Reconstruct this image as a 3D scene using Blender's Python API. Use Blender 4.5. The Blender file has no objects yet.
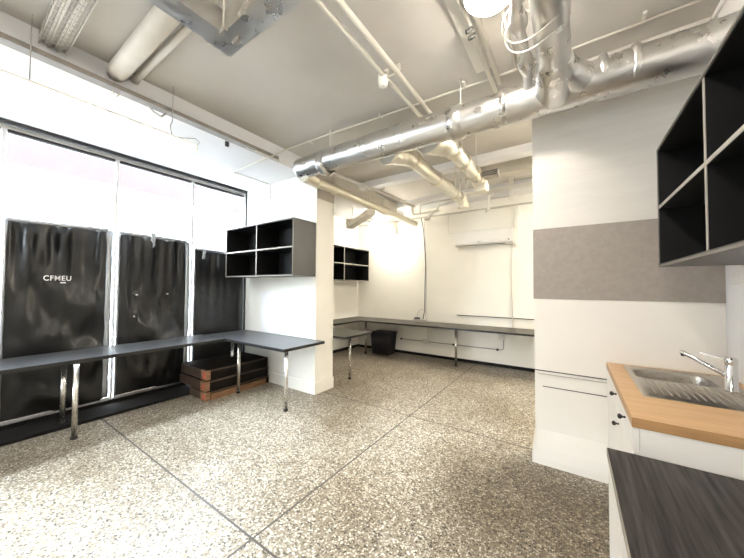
import bpy, bmesh, math, random
from mathutils import Vector, Matrix, noise
random.seed(7)
S = bpy.context.scene
COL = S.collection
V = Vector

# ------------------------------------------------------------------ materials
def new_mat(name):
    m = bpy.data.materials.new(name); m.use_nodes = True
    nt = m.node_tree; b = nt.nodes['Principled BSDF']
    return m, nt, b

def ramp(nt, src, stops, out='Fac'):
    r = nt.nodes.new('ShaderNodeValToRGB')
    el = r.color_ramp.elements
    while len(el) < len(stops): el.new(0.5)
    for e, (p, c) in zip(el, stops): e.position = p; e.color = (*c, 1)
    nt.links.new(src, r.inputs[0]); return r.outputs['Color']

def coords(nt, scale=(1, 1, 1)):
    g = nt.nodes.new('ShaderNodeNewGeometry')
    m = nt.nodes.new('ShaderNodeMapping'); m.inputs['Scale'].default_value = scale
    nt.links.new(g.outputs['Position'], m.inputs['Vector']); return m.outputs['Vector']

def noise_tex(nt, vec, scale, detail=3, rough=.5):
    n = nt.nodes.new('ShaderNodeTexNoise'); n.inputs['Scale'].default_value = scale
    n.inputs['Detail'].default_value = detail; n.inputs['Roughness'].default_value = rough
    nt.links.new(vec, n.inputs['Vector']); return n.outputs['Fac']

def bump(nt, b, src, strength, dist=.01):
    n = nt.nodes.new('ShaderNodeBump'); n.inputs['Strength'].default_value = strength
    n.inputs['Distance'].default_value = dist
    nt.links.new(src, n.inputs['Height']); nt.links.new(n.outputs['Normal'], b.inputs['Normal'])

def paint(name, col, rough=.6, var=.04, scale=3., bmp=.08, bscale=60., metal=0., stretch=(1, 1, 1), spec=.5):
    m, nt, b = new_mat(name)
    v = coords(nt, stretch)
    f = noise_tex(nt, v, scale, 4)
    lo = tuple(max(0, c * (1 - var)) for c in col); hi = tuple(min(1, c * (1 + var)) for c in col)
    nt.links.new(ramp(nt, f, [(.35, lo), (.65, hi)]), b.inputs['Base Color'])
    b.inputs['Roughness'].default_value = rough; b.inputs['Metallic'].default_value = metal
    b.inputs['Specular IOR Level'].default_value = spec
    if bmp: bump(nt, b, noise_tex(nt, v, bscale, 3), bmp)
    return m

def wood(name, lo, hi, rough=.4, stretch=(12, 1, 12), scale=3., bmp=.1, spec=.5):
    m, nt, b = new_mat(name)
    v = coords(nt, stretch)
    f = noise_tex(nt, v, scale, 6, .6)
    nt.links.new(ramp(nt, f, [(.3, lo), (.7, hi)]), b.inputs['Base Color'])
    b.inputs['Roughness'].default_value = rough; b.inputs['Specular IOR Level'].default_value = spec
    bump(nt, b, f, bmp, .004); return m

def emit(name, col, strength):
    m = bpy.data.materials.new(name); m.use_nodes = True; nt = m.node_tree
    nt.nodes.clear(); o = nt.nodes.new('ShaderNodeOutputMaterial'); e = nt.nodes.new('ShaderNodeEmission')
    e.inputs[0].default_value = (*col, 1); e.inputs[1].default_value = strength
    nt.links.new(e.outputs[0], o.inputs[0]); return m

def foil_mat(name, col=(.70, .69, .67), rough=.30, strength=.28):
    m, nt, b = new_mat(name)
    v = coords(nt)
    b.inputs['Metallic'].default_value = 1.; b.inputs['Base Color'].default_value = (*col, 1)
    f = noise_tex(nt, v, 9, 4, .6)
    r = ramp(nt, f, [(.3, (rough * .7,) * 3), (.7, (rough * 1.5,) * 3)])
    nt.links.new(r, b.inputs['Roughness'])
    bump(nt, b, noise_tex(nt, v, 12, 3), strength, .02); return m

def terrazzo():
    m, nt, b = new_mat('terrazzo')
    v = coords(nt)
    nw = nt.nodes.new('ShaderNodeTexNoise'); nw.inputs['Scale'].default_value = 60
    nt.links.new(v, nw.inputs['Vector'])
    mv = nt.nodes.new('ShaderNodeMix'); mv.data_type = 'VECTOR'; mv.inputs['Factor'].default_value = .018
    nt.links.new(v, mv.inputs[4]); nt.links.new(nw.outputs['Color'], mv.inputs[5])
    w = mv.outputs[1]
    vo = nt.nodes.new('ShaderNodeTexVoronoi'); vo.inputs['Scale'].default_value = 88
    nt.links.new(w, vo.inputs['Vector'])
    sp = nt.nodes.new('ShaderNodeSeparateColor'); nt.links.new(vo.outputs['Color'], sp.inputs[0])
    chips = ramp(nt, sp.outputs[0], [(0, (.02, .016, .011)), (.20, (.06, .048, .032)), (.34, (.225, .18, .12)), (.5, (.40, .355, .285)), (.72, (.63, .585, .50)), (1, (.92, .89, .81))])
    # matrix between chips
    d = ramp(nt, vo.outputs['Distance'], [(.40, (0, 0, 0)), (.62, (1, 1, 1))])
    mx = nt.nodes.new('ShaderNodeMix'); mx.data_type = 'RGBA'
    nt.links.new(d, mx.inputs['Factor']); nt.links.new(chips, mx.inputs[6]); mx.inputs[7].default_value = (.28, .24, .18, 1)
    # broad dirt and wear
    big = ramp(nt, noise_tex(nt, v, .9, 5, .6), [(.36, (.60, .55, .47)), (.60, (1, 1, 1))])
    m2 = nt.nodes.new('ShaderNodeMix'); m2.data_type = 'RGBA'; m2.blend_type = 'MULTIPLY'; m2.inputs['Factor'].default_value = .9
    nt.links.new(mx.outputs[2], m2.inputs[6]); nt.links.new(big, m2.inputs[7])
    # trodden grime beside the sink pier
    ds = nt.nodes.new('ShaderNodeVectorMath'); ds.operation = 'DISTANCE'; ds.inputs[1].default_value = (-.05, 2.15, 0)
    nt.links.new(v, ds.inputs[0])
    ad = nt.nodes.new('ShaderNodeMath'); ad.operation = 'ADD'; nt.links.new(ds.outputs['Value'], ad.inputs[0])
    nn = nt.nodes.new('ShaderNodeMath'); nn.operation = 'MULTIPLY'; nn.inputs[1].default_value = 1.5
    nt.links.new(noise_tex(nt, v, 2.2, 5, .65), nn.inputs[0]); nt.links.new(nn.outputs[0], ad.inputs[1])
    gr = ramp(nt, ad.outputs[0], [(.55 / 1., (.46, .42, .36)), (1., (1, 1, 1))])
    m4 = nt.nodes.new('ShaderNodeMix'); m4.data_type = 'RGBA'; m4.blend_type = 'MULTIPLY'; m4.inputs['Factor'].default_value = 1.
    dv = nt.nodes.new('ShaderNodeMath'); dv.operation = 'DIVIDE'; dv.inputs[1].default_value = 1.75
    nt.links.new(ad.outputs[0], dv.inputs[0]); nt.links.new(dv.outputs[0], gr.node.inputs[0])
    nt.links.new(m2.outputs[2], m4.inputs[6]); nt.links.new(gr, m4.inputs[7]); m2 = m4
    # saw-cut joints
    sx = nt.nodes.new('ShaderNodeSeparateXYZ'); nt.links.new(v, sx.inputs[0])
    last = None
    for ax, val in ((0, -1.49), (1, 1.03), (1, 2.957)):
        s = nt.nodes.new('ShaderNodeMath'); s.operation = 'COMPARE'; s.inputs[1].default_value = val; s.inputs[2].default_value = .0068
        nt.links.new(sx.outputs[ax], s.inputs[0])
        if last is None: last = s.outputs[0]
        else:
            a = nt.nodes.new('ShaderNodeMath'); a.operation = 'MAXIMUM'
            nt.links.new(last, a.inputs[0]); nt.links.new(s.outputs[0], a.inputs[1]); last = a.outputs[0]
    m3 = nt.nodes.new('ShaderNodeMix'); m3.data_type = 'RGBA'
    nt.links.new(last, m3.inputs['Factor']); nt.links.new(m2.outputs[2], m3.inputs[6]); m3.inputs[7].default_value = (.06, .05, .04, 1)
    nt.links.new(m3.outputs[2], b.inputs['Base Color'])
    b.inputs['Roughness'].default_value = .42
    b.inputs['Specular IOR Level'].default_value = .35
    bump(nt, b, sp.outputs[1], .05, .002)
    return m

def glass_mat():
    m = bpy.data.materials.new('window_glass'); m.use_nodes = True; nt = m.node_tree; nt.nodes.clear()
    o = nt.nodes.new('ShaderNodeOutputMaterial'); t = nt.nodes.new('ShaderNodeBsdfTransparent')
    g = nt.nodes.new('ShaderNodeBsdfGlossy'); g.inputs['Roughness'].default_value = .02
    t.inputs[0].default_value = (.96, .97, .97, 1)
    mx = nt.nodes.new('ShaderNodeMixShader'); mx.inputs[0].default_value = .022
    nt.links.new(t.outputs[0], mx.inputs[1]); nt.links.new(g.outputs[0], mx.inputs[2]); nt.links.new(mx.outputs[0], o.inputs[0])
    return m

def brick_mat():
    m, nt, b = new_mat('facade_brick')
    g = nt.nodes.new('ShaderNodeNewGeometry'); s = nt.nodes.new('ShaderNodeSeparateXYZ'); c = nt.nodes.new('ShaderNodeCombineXYZ')
    nt.links.new(g.outputs['Position'], s.inputs[0]); nt.links.new(s.outputs['Y'], c.inputs['X']); nt.links.new(s.outputs['Z'], c.inputs['Y'])
    t = nt.nodes.new('ShaderNodeTexBrick'); t.inputs['Scale'].default_value = 4.
    t.inputs['Color1'].default_value = (.0305, .0212, .0202, 1); t.inputs['Color2'].default_value = (.033, .0235, .0225, 1); t.inputs['Mortar'].default_value = (.034, .028, .027, 1)
    nt.links.new(c.outputs[0], t.inputs['Vector']); nt.links.new(t.outputs['Color'], b.inputs['Base Color'])
    b.inputs['Roughness'].default_value = .9; b.inputs['Specular IOR Level'].default_value = 0; return m

def plastic_mat():
    m, nt, b = new_mat('black_plastic')
    v = coords(nt)
    b.inputs['Base Color'].default_value = (.007, .0068, .0065, 1); b.inputs['Roughness'].default_value = .30
    b.inputs['Specular IOR Level'].default_value = .45
    bump(nt, b, noise_tex(nt, v, 7, 4, .55), .25, .03); return m

def steel_mat(name, col, rough, stretch):
    m, nt, b = new_mat(name); b.inputs['Metallic'].default_value = 1
    b.inputs['Base Color'].default_value = (*col, 1)
    f = noise_tex(nt, coords(nt, stretch), 40, 3)
    nt.links.new(ramp(nt, f, [(.3, (rough * .8,) * 3), (.7, (rough * 1.3,) * 3)]), b.inputs['Roughness']); return m

M = dict(
    floor=terrazzo(),
    white=paint('white_wall_paint', (.86, .85, .83), .55, .02, 2, .06, 80),
    cream=paint('cream_wall_paint', (.87, .845, .775), .55, .02, 2, .06, 80),
    render=paint('lined_white_panel', (.70, .67, .62), .7, .03, 2, .25, 22, stretch=(1, 1, 8)),
    lower=paint('smooth_white_panel', (.86, .82, .75), .5, .02, 2, .04, 60),
    greyfab=paint('taupe_pinboard', (.34, .30, .265), .9, .05, 30, .15, 220),
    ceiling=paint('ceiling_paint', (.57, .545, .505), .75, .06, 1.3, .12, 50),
    soffit=paint('soffit_paint', (.80, .80, .81), .6, .03, 2, .05, 60),
    beam=paint('beam_paint', (.52, .49, .43), .7, .05, 3, .08, 60),
    pipe=paint('painted_pipe', (.66, .63, .57), .45, .04, 6, .04, 80),
    pipe_white=paint('white_pvc', (.86, .84, .78), .35, .02, 6, 0),
    conduit=paint('cream_conduit', (.74, .71, .64), .45, .03, 6, 0),
    tray=paint('galvanised_tray', (.30, .275, .245), .5, .1, 10, .05, 80, metal=.3),
    cable=paint('dark_cable', (.05, .048, .045), .5, .1, 10, 0),
    cablegrey=paint('grey_cable', (.42, .40, .37), .5, .1, 10, 0),
    blackframe=paint('black_frame_paint', (.016, .015, .014), .45, .1, 10, 0),
    plinth=paint('black_plinth_paint', (.012, .011, .010), .7, .2, 10, .05, spec=.2),
    alu=steel_mat('aluminium', (.80, .81, .83), .3, (1, 1, 30)),
    whiteframe=paint('white_window_frame', (.82, .83, .84), .4, .02, 6, 0),
    tape=foil_mat('silver_tape', (.42, .43, .44), .42, .4),
    chrome=steel_mat('brushed_leg_steel', (.74, .71, .66), .24, (30, 30, 1)),
    polished=steel_mat('polished_chrome', (.80, .79, .77), .12, (1, 1, 1)),
    sinksteel=steel_mat('sink_steel', (.50, .47, .42), .30, (1, 30, 1)),
    black_lam=paint('black_laminate', (.006, .006, .006), .5, .15, 8, 0, spec=.3),
    cab_side=paint('charcoal_laminate', (.03, .028, .027), .36, .1, 4, 0),
    edge_lam=paint('grey_edge_band', (.36, .335, .295), .45, .05, 10, 0),
    edge_dark=paint('charcoal_edge_band', (.20, .185, .16), .45, .05, 10, 0),
    bench=wood('charcoal_bench_laminate', (.062, .064, .070), (.095, .098, .106), .34, (1, 14, 1), 5, .02, spec=.45),
    bench_edge=paint('black_bench_edge', (.012, .011, .011), .4, .1, 8, 0),
    benchgrey=wood('brown_grey_bench_laminate', (.045, .040, .031), (.072, .064, .050), .45, (14, 1, 1), 5, .02),
    desk=wood('black_woodgrain', (.007, .006, .006), (.075, .069, .064), .5, (22, .9, 1), 3.2, .25, spec=.25),
    desk_edge=paint('taupe_desk_edge', (.30, .265, .22), .5, .03, 10, 0),
    oak=wood('pale_beech_worktop', (.56, .335, .15), (.70, .45, .235), .38, (1.2, 10, 6), 3, .04),
    oak_edge=wood('beech_edge', (.40, .22, .09), (.50, .29, .13), .45, (1.2, 8, 16), 3, .04),
    cabwhite=paint('white_cabinet', (.86, .83, .77), .4, .015, 4, 0),
    gap=paint('shadow_gap_filler', (.05, .045, .04), .8, .05, 10, 0),
    knob=paint('dark_bronze_knob', (.05, .045, .04), .3, .1, 20, 0, metal=.8),
    foil=foil_mat('duct_foil'),
    foil_smooth=foil_mat('duct_sheet_foil', (.64, .63, .61), .3, .08),
    foil_main=foil_mat('duct_main_foil', (.66, .65, .63), .30, .14),
    foil_dull=foil_mat('duct_foil_dull', (.72, .69, .62), .34, .3),
    foil_cream=foil_mat('painted_foil', (.88, .83, .72), .42, .25),
    timber_dark=wood('black_stained_board', (.006, .005, .004), (.018, .013, .009), .7, (20, 1, 20), 3, .1, spec=.15),
    timber_brown=wood('dark_brown_timber_end', (.035, .020, .012), (.07, .04, .024), .6, (8, 8, 8), 4, .1),
    timber_raw=wood('raw_orange_timber', (.15, .07, .03), (.34, .18, .09), .6, (14, 2, 14), 4, .15),
    red=paint('red_paint_mark', (.55, .09, .05), .6, .15, 20, 0),
    ac=paint('ac_white', (.86, .84, .80), .35, .01, 4, 0),
    ac_dark=paint('ac_vent', (.30, .28, .24), .5, .05, 10, 0),
    bin=paint('black_bin_plastic', (.013, .013, .018), .5, .1, 10, 0),
    rubber=paint('black_rubber', (.015, .015, .015), .7, .1, 20, 0),
    glass=glass_mat(), brick=brick_mat(), plastic=plastic_mat(),
    asphalt=paint('asphalt', (.09, .09, .09), .9, .1, 3, .1),
    street_paint=paint('pale_street_wall', (.10, .096, .098), .9, .05, 2, .1, spec=0),
    band=paint('taupe_band', (.46, .42, .365), .8, .05, 4, .1),
    lettering=paint('white_lettering', (.85, .85, .85), .6, .02, 10, 0),
    tube=emit('fluorescent_glow', (1., .95, .87), 7.),
    tube_warm=emit('warm_fluorescent_glow', (1., .93, .80), 52.),
    added_tube_back=emit('added_back_glow', (1., .93, .80), 135.),
    lamp_near=emit('near_lamp_glow', (1., .91, .80), 115.),
    lamp=emit('lamp_glow', (1., .91, .80), 95.),
    batten=paint('light_batten_enamel', (.84, .80, .72), .4, .02, 6, 0),
)

# ------------------------------------------------------------------ mesh builder
class MB:
    def __init__(s): s.bm = bmesh.new()
    def box(s, lo, hi, bev=0, seg=2):
        b = bmesh.new(); bmesh.ops.create_cube(b, size=1)
        c = (V(lo) + V(hi)) / 2; d = V(hi) - V(lo)
        for v in b.verts: v.co = V((v.co.x * d.x, v.co.y * d.y, v.co.z * d.z)) + c
        if bev: bmesh.ops.bevel(b, geom=b.edges[:], offset=bev, segments=seg, profile=.7, affect='EDGES')
        return s.merge(b)
    def merge(s, b):
        me = bpy.data.meshes.new('t'); b.to_mesh(me); b.free(); s.bm.from_mesh(me); bpy.data.meshes.remove(me); return s
    def tube(s, pts, r, n=16, caps=True, wob=0, wfreq=6, sub=0):
        """sweep of a circle along pts; r a number or one radius per point; wob = foil wrinkle depth"""
        P = [V(p) for p in pts]; R = list(r) if hasattr(r, '__len__') else [r] * len(P)
        if sub:
            Q, RR = [], []
            for i in range(len(P) - 1):
                k = max(1, int((P[i + 1] - P[i]).length / sub))
                for j in range(k):
                    t = j / k; Q.append(P[i].lerp(P[i + 1], t)); RR.append(R[i] * (1 - t) + R[i + 1] * t)
            Q.append(P[-1]); RR.append(R[-1]); P, R = Q, RR
        T = []
        for i in range(len(P)):
            a = P[max(0, i - 1)]; b = P[min(len(P) - 1, i + 1)]; T.append((b - a).normalized())
        up = V((0, 0, 1)) if abs(T[0].z) < .9 else V((1, 0, 0))
        nx = T[0].cross(up).normalized(); rings = []
        for i, (p, t) in enumerate(zip(P, T)):
            nx = (nx - t * nx.dot(t)).normalized(); ny = t.cross(nx)
            ring = []
            for k in range(n):
                a = 2 * math.pi * k / n; d = nx * math.cos(a) + ny * math.sin(a)
                q = p + d * R[i]
                if wob: q = q + d * wob * (noise.noise(q * wfreq) + .5 * noise.noise(q * wfreq * 2.7))
                ring.append(s.bm.verts.new(q))
            rings.append(ring)
        for i in range(len(rings) - 1):
            for k in range(n):
                f = s.bm.faces.new((rings[i][k], rings[i][(k + 1) % n], rings[i + 1][(k + 1) % n], rings[i + 1][k])); f.smooth = True
        if caps:
            s.bm.faces.new(rings[0][::-1]); s.bm.faces.new(rings[-1])
        return s
    def bar(s, a, b, w, h, bev=0, up=(0, 0, 1)):
        a, b = V(a), V(b); t = (b - a).normalized(); x = t.cross(V(up)).normalized(); z = x.cross(t)
        q = bmesh.new(); bmesh.ops.create_cube(q, size=1); L = (b - a).length; c = (a + b) / 2
        if bev:
            for v in q.verts: v.co = V((v.co.x * w, v.co.y * L, v.co.z * h))
            bmesh.ops.bevel(q, geom=q.edges[:], offset=bev, segments=2, affect='EDGES')
            for v in q.verts: v.co = c + x * v.co.x + t * v.co.y + z * v.co.z
        else:
            for v in q.verts: v.co = c + x * v.co.x * w + t * v.co.y * L + z * v.co.z * h
        bmesh.ops.recalc_face_normals(q, faces=q.faces); return s.merge(q)
    def lathe(s, base, prof, n=24, axis='z'):
        base = V(base); rings = []
        for r, h in prof:
            ring = []
            for k in range(n):
                a = 2 * math.pi * k / n; c, d = r * math.cos(a), r * math.sin(a)
                o = {'z': V((c, d, h)), 'x': V((h, c, d)), 'y': V((d, h, c))}[axis]
                ring.append(s.bm.verts.new(base + o))
            rings.append(ring)
        for i in range(len(rings) - 1):
            for k in range(n):
                f = s.bm.faces.new((rings[i][k], rings[i][(k + 1) % n], rings[i + 1][(k + 1) % n], rings[i + 1][k])); f.smooth = True
        s.bm.faces.new(rings[0][::-1]); s.bm.faces.new(rings[-1]); return s
    def poly(s, pts, vec):
        """extrude a planar outline along vec"""
        a = [s.bm.verts.new(V(p)) for p in pts]; b = [s.bm.verts.new(V(p) + V(vec)) for p in pts]; n = len(a)
        s.bm.faces.new(a[::-1]); s.bm.faces.new(b)
        for i in range(n): s.bm.faces.new((a[i], a[(i + 1) % n], b[(i + 1) % n], b[i]))
        return s
    def build(s, name, mat, parent=None, smooth=False):
        bm = s.bm; bmesh.ops.recalc_face_normals(bm, faces=bm.faces)
        if smooth:
            for f in bm.faces: f.smooth = True
        root = parent
        while root is not None and root.parent is not None: root = root.parent
        if root is not None: org = V(root.location)
        else:
            xs = [v.co for v in bm.verts]
            org = V(((min(c.x for c in xs) + max(c.x for c in xs)) / 2, (min(c.y for c in xs) + max(c.y for c in xs)) / 2, min(c.z for c in xs)))
        for v in bm.verts: v.co -= org
        me = bpy.data.meshes.new(name); bm.to_mesh(me); bm.free(); me.materials.append(mat)
        o = bpy.data.objects.new(name, me); COL.objects.link(o)
        if parent is not None: o.parent = parent
        else: o.location = org
        return o

def tag(o, label, cat, group=None):
    o['label'] = label; o['category'] = cat
    if group: o['group'] = group
    return o
def thing(name, label, cat, loc, group=None):
    o = bpy.data.objects.new(name, None); o.empty_display_size = .1; COL.objects.link(o); o.location = loc
    return tag(o, label, cat, group)
def struct(name, mb, mat, parent=None):
    o = mb.build(name, mat, parent)
    if parent is None: o['kind'] = 'structure'
    return o
def box(lo, hi, bev=0): return MB().box(lo, hi, bev)

# ------------------------------------------------------------------ dimensions (metres, floor z = 0, camera above the origin)
XG, XF = -4.50, -4.36        # glass plane, front of window frame
ZC, ZS = 3.16, 2.95          # slab, window soffit
XS = -3.02                   # soffit edge
YN, YNB = 2.815, 3.16        # nib front / back
XN = -2.795                  # nib end
YP, XP = 2.772, -.262        # partition face and free edge
XR, YB, XLB = .79, 5.68, -4.24
YR = -2.6                    # wall behind the camera

# ------------------------------------------------------------------ room shell
struct('floor', box((-4.9, YR - .2, -.12), (3.2, YB + .2, 0)), M['floor'])
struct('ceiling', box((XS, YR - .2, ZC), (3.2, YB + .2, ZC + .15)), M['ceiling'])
struct('trim_1', box((-4.75, YR - .2, ZS), (XS, YB + .2, ZC + .15)), M['soffit'])            # lowered soffit over the windows
struct('wall_far', box((-4.6, YB, 0), (3.2, YB + .15, ZC)), M['cream'])
struct('wall_back_left', box((-4.6, 2.93, 0), (XLB, YB, ZS)), M['cream'])
struct('wall_rear', box((-4.75, YR - .15, 0), (3.2, YR, ZC)), M['white'])
struct('wall_right', box((XR, YR, 0), (XR + .15, YP + .1, ZC)), M['white'])
struct('wall_back_right', box((2.9, YP + .22, 0), (3.05, YB, ZC)), M['cream'])
nib = MB().box((XF, YN, 0), (XN, YNB, ZC))
struct('wall_left_return', nib, M['cream'])
sk = MB()
sk.box((XF + .1, YN - .012, 0), (XN + .012, YNB + .012, .15), .004)
struct('baseboard_left_return', sk, M['cream'])
struct('trim_19', box((XN - .001, YN + .002, 2.585), (XN + .003, YNB - .002, ZC)), M['band'])  # taupe band over the upper part of the pier's end face
struct('trim_2', box((-3.93, YN - .008, .72), (-2.85, YN, 1.33), .003), M['white'])           # smooth splash panel above the bench
part = MB().box((XP, YP, 0), (3.05, YP + .22, ZC))
struct('wall_right_return', part, M['lower'])
struct('trim_3', box((XP - .004, YP - .012, 1.884), (XR, YP, ZC)), M['render'])
pb = box((XP - .004, YP - .016, 1.317), (XR - .001, YP, 1.884), .002)
struct('trim_4', pb, M['greyfab'])
lp = MB()
out = [(XP, 0, .745)]
z0, z1, x0, x1, rr = .745, 1.317, XP, XR - .002, .045
pts = [(x0, YP, z0), (x1, YP, z0)] + [(x1 - rr + rr * math.cos(a), YP, z1 - rr + rr * math.sin(a)) for a in [i * math.pi / 12 for i in range(7)]] + [(x0, YP, z1)]
lp.poly(pts, (0, -.010, 0))
struct('trim_5', lp, M['lower'])
lg = MB().box((XP + .0, YP - .004, .736), (.2, YP, .745)).box((XP + .055, YP - .003, .612), (.2, YP, .618))
struct('trim_6', lg, M['gap'])
struct('trim_7', box((XP + .02, YP - .006, .712), (.2, YP, .716)), M['edge_lam'])
bb = MB()
prof = [(0, 0), (.022, 0), (.022, .05), (.018, .13), (.009, .21), (0, .27)]
bb.poly([(XP - .0, YP - d, z) for d, z in prof], (.46 - 0, 0, 0))
bb.poly([(XP - d, YP - .022, z) for d, z in prof], (0, .25, 0))
struct('baseboard_right_return', bb, M['lower'])
struct('baseboard_far', box((XLB, YB - .012, 0), (2.9, YB, .055)), M['plinth'])
struct('baseboard_back_left', box((XLB, YNB, 0), (XLB + .012, YB - .012, .055)), M['plinth'])
# pinned board and picture rail line on the far wall
struct('trim_8', box((-1.85, YB - .012, .885), (2.4, YB, 2.80), .003), M['cream'])
struct('trim_9', box((-4.2, YB - .03, 2.85), (2.9, YB, 2.875)), M['beam'])
struct('trim_18', box((-1.85, YB - .02, .872), (2.4, YB, .885)), M['gap'])
# ceiling beams over the back room
struct('trim_10', box((XLB, 3.98, 3.06), (2.9, 4.14, ZC)), M['soffit'])
struct('trim_11', box((-1.25, 4.42, 3.02), (2.9, 4.62, ZC)), M['beam'])
struct('trim_12', box((XLB, 5.28, 3.03), (2.9, YB, ZC)), M['soffit'])
struct('trim_13', box((XS - .001, 3.3, 2.95), (XS + .05, 5.28, 3.12)), M['beam'])

# window wall --------------------------------------------------
struct('trim_14', box((XF - .035, YR, 2.912), (XF, 2.83, ZS)), M['blackframe'])               # head bar
struct('trim_15', box((XF - .03, YN - .016, .0), (XF + .001, YN + .002, 2.93)), M['blackframe'])      # jamb bar
struct('trim_16', MB().box((XG - .16, YR, 0), (XG + .02, 2.93, .075)).box((XG + .02, YR, 0), (-4.12, 2.80, .03)), M['plinth'])
struct('wall_left', MB().box((XG - .12, YR, 2.90), (XG - .02, 2.93, ZS)), M['white'])
mull = [-2.2, -1.37, -.515, .337, 1.193, 2.045, 2.86]
for i in range(len(mull) - 1):
    a, b = mull[i], mull[i + 1]
    f = MB()
    f.box((XG - .05, a - .016, .075), (XG + .02, a + .016, 2.905), .004)
    if i == len(mull) - 2: f.box((XG - .05, b - .006, .075), (XG + .012, b + .02, 2.905), .003)
    w = f.build('window_%d' % (i + 1), M['whiteframe']); w['kind'] = 'structure'
    hd = box((XG - .03, a + .022, 2.878), (XG + .012, b - .022, 2.905)).build('head_rail', M['blackframe'], w)
    box((XG - .014, a + .022, .075), (XG - .008, b - .022, 2.878)).build('pane', M['glass'], w)
    box((XG - .03, a + .022, .075), (XG + .04, b - .022, .115), .006).build('bottom_rail', M['alu'], w)
# black plastic sheets taped on the glass
def plastic_sheet(y0, y1, ztop, seed, label, group, drop=0.0):
    nx, nz = 70, 90
    base = V((XG + .02, (y0 + y1) / 2, .10))
    t = thing('plastic_sheet', label, 'plastic sheet', base, group)
    mb = MB(); grid = []
    for j in range(nz + 1):
        v = j / nz; row = []
        for i in range(nx + 1):
            u = i / nx
            y = y0 + (y1 - y0) * u
            z = .10 + (ztop - .10 - drop * u + .012 * math.sin(u * 19 + seed) * v ** 6) * v
            edge = min(1, 8 * u, 8 * (1 - u), 14 * (1 - v) + .15, 10 * v + .2)
            h = .040 * math.exp(-(1 - v) * 5.5) * (math.sin(u * 21 + seed * 3) + .7 * math.sin(u * 37 + seed)) 
            # swags hanging from upper corners
            for (cu, cv, k, amp, w) in ((.1, 1.15, .62, .040, .08), (.05, 1.2, .95, .055, .08), (.0, 1.1, 1.12, .045, .06), (1.05, 1.25, .9, .03, .07)):
                cu2 = cu + .05 * noise.noise(V((seed, cu * 9, 0)))
                r = math.hypot((1.05 - cu2 - u) * .75 if cu < .5 else (u - .1) * .75, (v - cv))
                if seed == 1 or k > .8: h += amp * math.exp(-((r - k) / w) ** 2) * (.35 + .65 * u if cu < .5 else 1 - u * .6)
            h += (.03 * noise.noise(V((u * 2.5 + seed * 7, v * 3.5, seed))) + .010 * noise.noise(V((u * 9, v * 11 + seed, 3)))) * (1 if seed != 6 else .3)
            row.append(mb.bm.verts.new((XG + .034 + min(.050, max(-.026, h * edge * (1 if seed != 6 else .35))) , y, z)))
        grid.append(row)
    for j in range(nz):
        for i in range(nx):
            f = mb.bm.faces.new((grid[j][i], grid[j][i + 1], grid[j + 1][i + 1], grid[j + 1][i])); f.smooth = True
    sheet = mb.build('sheet', M['plastic'], t)
    so = sheet.modifiers.new('thickness', 'SOLIDIFY'); so.thickness = .0015
    def strip(a, b, wid, nm='tape_strip'):
        q = MB(); a, b = V(a), V(b); n = 24; w = V((0, wid / 2, 0)) if abs((b - a).z) > abs((b - a).y) else V((0, 0, wid / 2))
        L = []
        for k in range(n + 1):
            p = a.lerp(b, k / n); jx = .006 * noise.noise(V((k * .7, seed, p.z * 3))); jw = 1 + .35 * noise.noise(V((k * .45, seed * 3, 1)))
            L.append((q.bm.verts.new(p - w * jw + V((jx, 0, 0))), q.bm.verts.new(p + V((jx + .004, 0, 0))), q.bm.verts.new(p + w * jw + V((jx, 0, 0)))))
        for k in range(n):
            for c in (0, 1):
                f = q.bm.faces.new((L[k][c], L[k][c + 1], L[k + 1][c + 1], L[k + 1][c])); f.smooth = True
        o = q.build(nm, M['tape'], t); m = o.modifiers.new('thickness', 'SOLIDIFY'); m.thickness = .002
        return o
    x = XG + .045
    strip((x, y0, ztop + .005), (x, y1, ztop - drop + .005), .035)
    strip((x, y0 + .002, .12), (x, y0 + .002, ztop), .022); strip((x, y1 + .018, .12), (x, y1 + .018, ztop - drop), .052)
    return t, strip
g = 'black plastic sheets taped over the lower windows'
s1, st1 = plastic_sheet(.365, 1.115, 2.025, 1, 'creased black plastic sheet with white lettering taped over the leftmost window', g, -.015)
s2, st2 = plastic_sheet(1.218, 1.965, 2.03, 4, 'black plastic sheet with three white specks taped over the middle window', g, .012)
s3, st3 = plastic_sheet(2.07, 2.84, 1.93, 6, 'flat black plastic sheet partly behind the hanging cube shelf over the last window', g, .02)
st2((XG + .055, 1.555, 1.90), (XG + .055, 1.56, 2.08), .05)
st3((XG + .055, 2.19, 1.80), (XG + .055, 2.20, 1.95), .04)
s0, st0 = plastic_sheet(-.49, .292, 2.0, 9, 'black plastic sheet taped over the window just left of the lettered sheet', g, 0)
def text_obj(txt, name, y0, y1, z, h, x, parent, mat, bold=.02):
    cu = bpy.data.curves.new('t', 'FONT'); cu.body = txt; cu.extrude = .002; cu.space_character = 1.12; cu.offset = bold
    to = bpy.data.objects.new('t', cu); COL.objects.link(to)
    dg = bpy.context.evaluated_depsgraph_get(); me = bpy.data.meshes.new_from_object(to.evaluated_get(dg))
    bpy.data.objects.remove(to)
    xs = [v.co.x for v in me.vertices]; ys = [v.co.y for v in me.vertices]
    sx = (y1 - y0) / (max(xs) - min(xs)); sy = h / (max(ys) - min(ys)); r = parent.location
    for v in me.vertices:
        c = v.co.copy(); v.co = V((x + c.z, y0 + (c.x - min(xs)) * sx, z + (c.y - min(ys)) * sy)) - r
    me.materials.append(mat); me.name = name
    o = bpy.data.objects.new(name, me); COL.objects.link(o); o.parent = parent; return o
text_obj('CFMEU', 'lettering', .615, .815, 1.450, .052, XG + .092, s1, M['lettering'], .012)
box((XG + .089, .735, 1.424), (XG + .092, .775, 1.436), .001).build('small_print', M['lettering'], s1)
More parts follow.
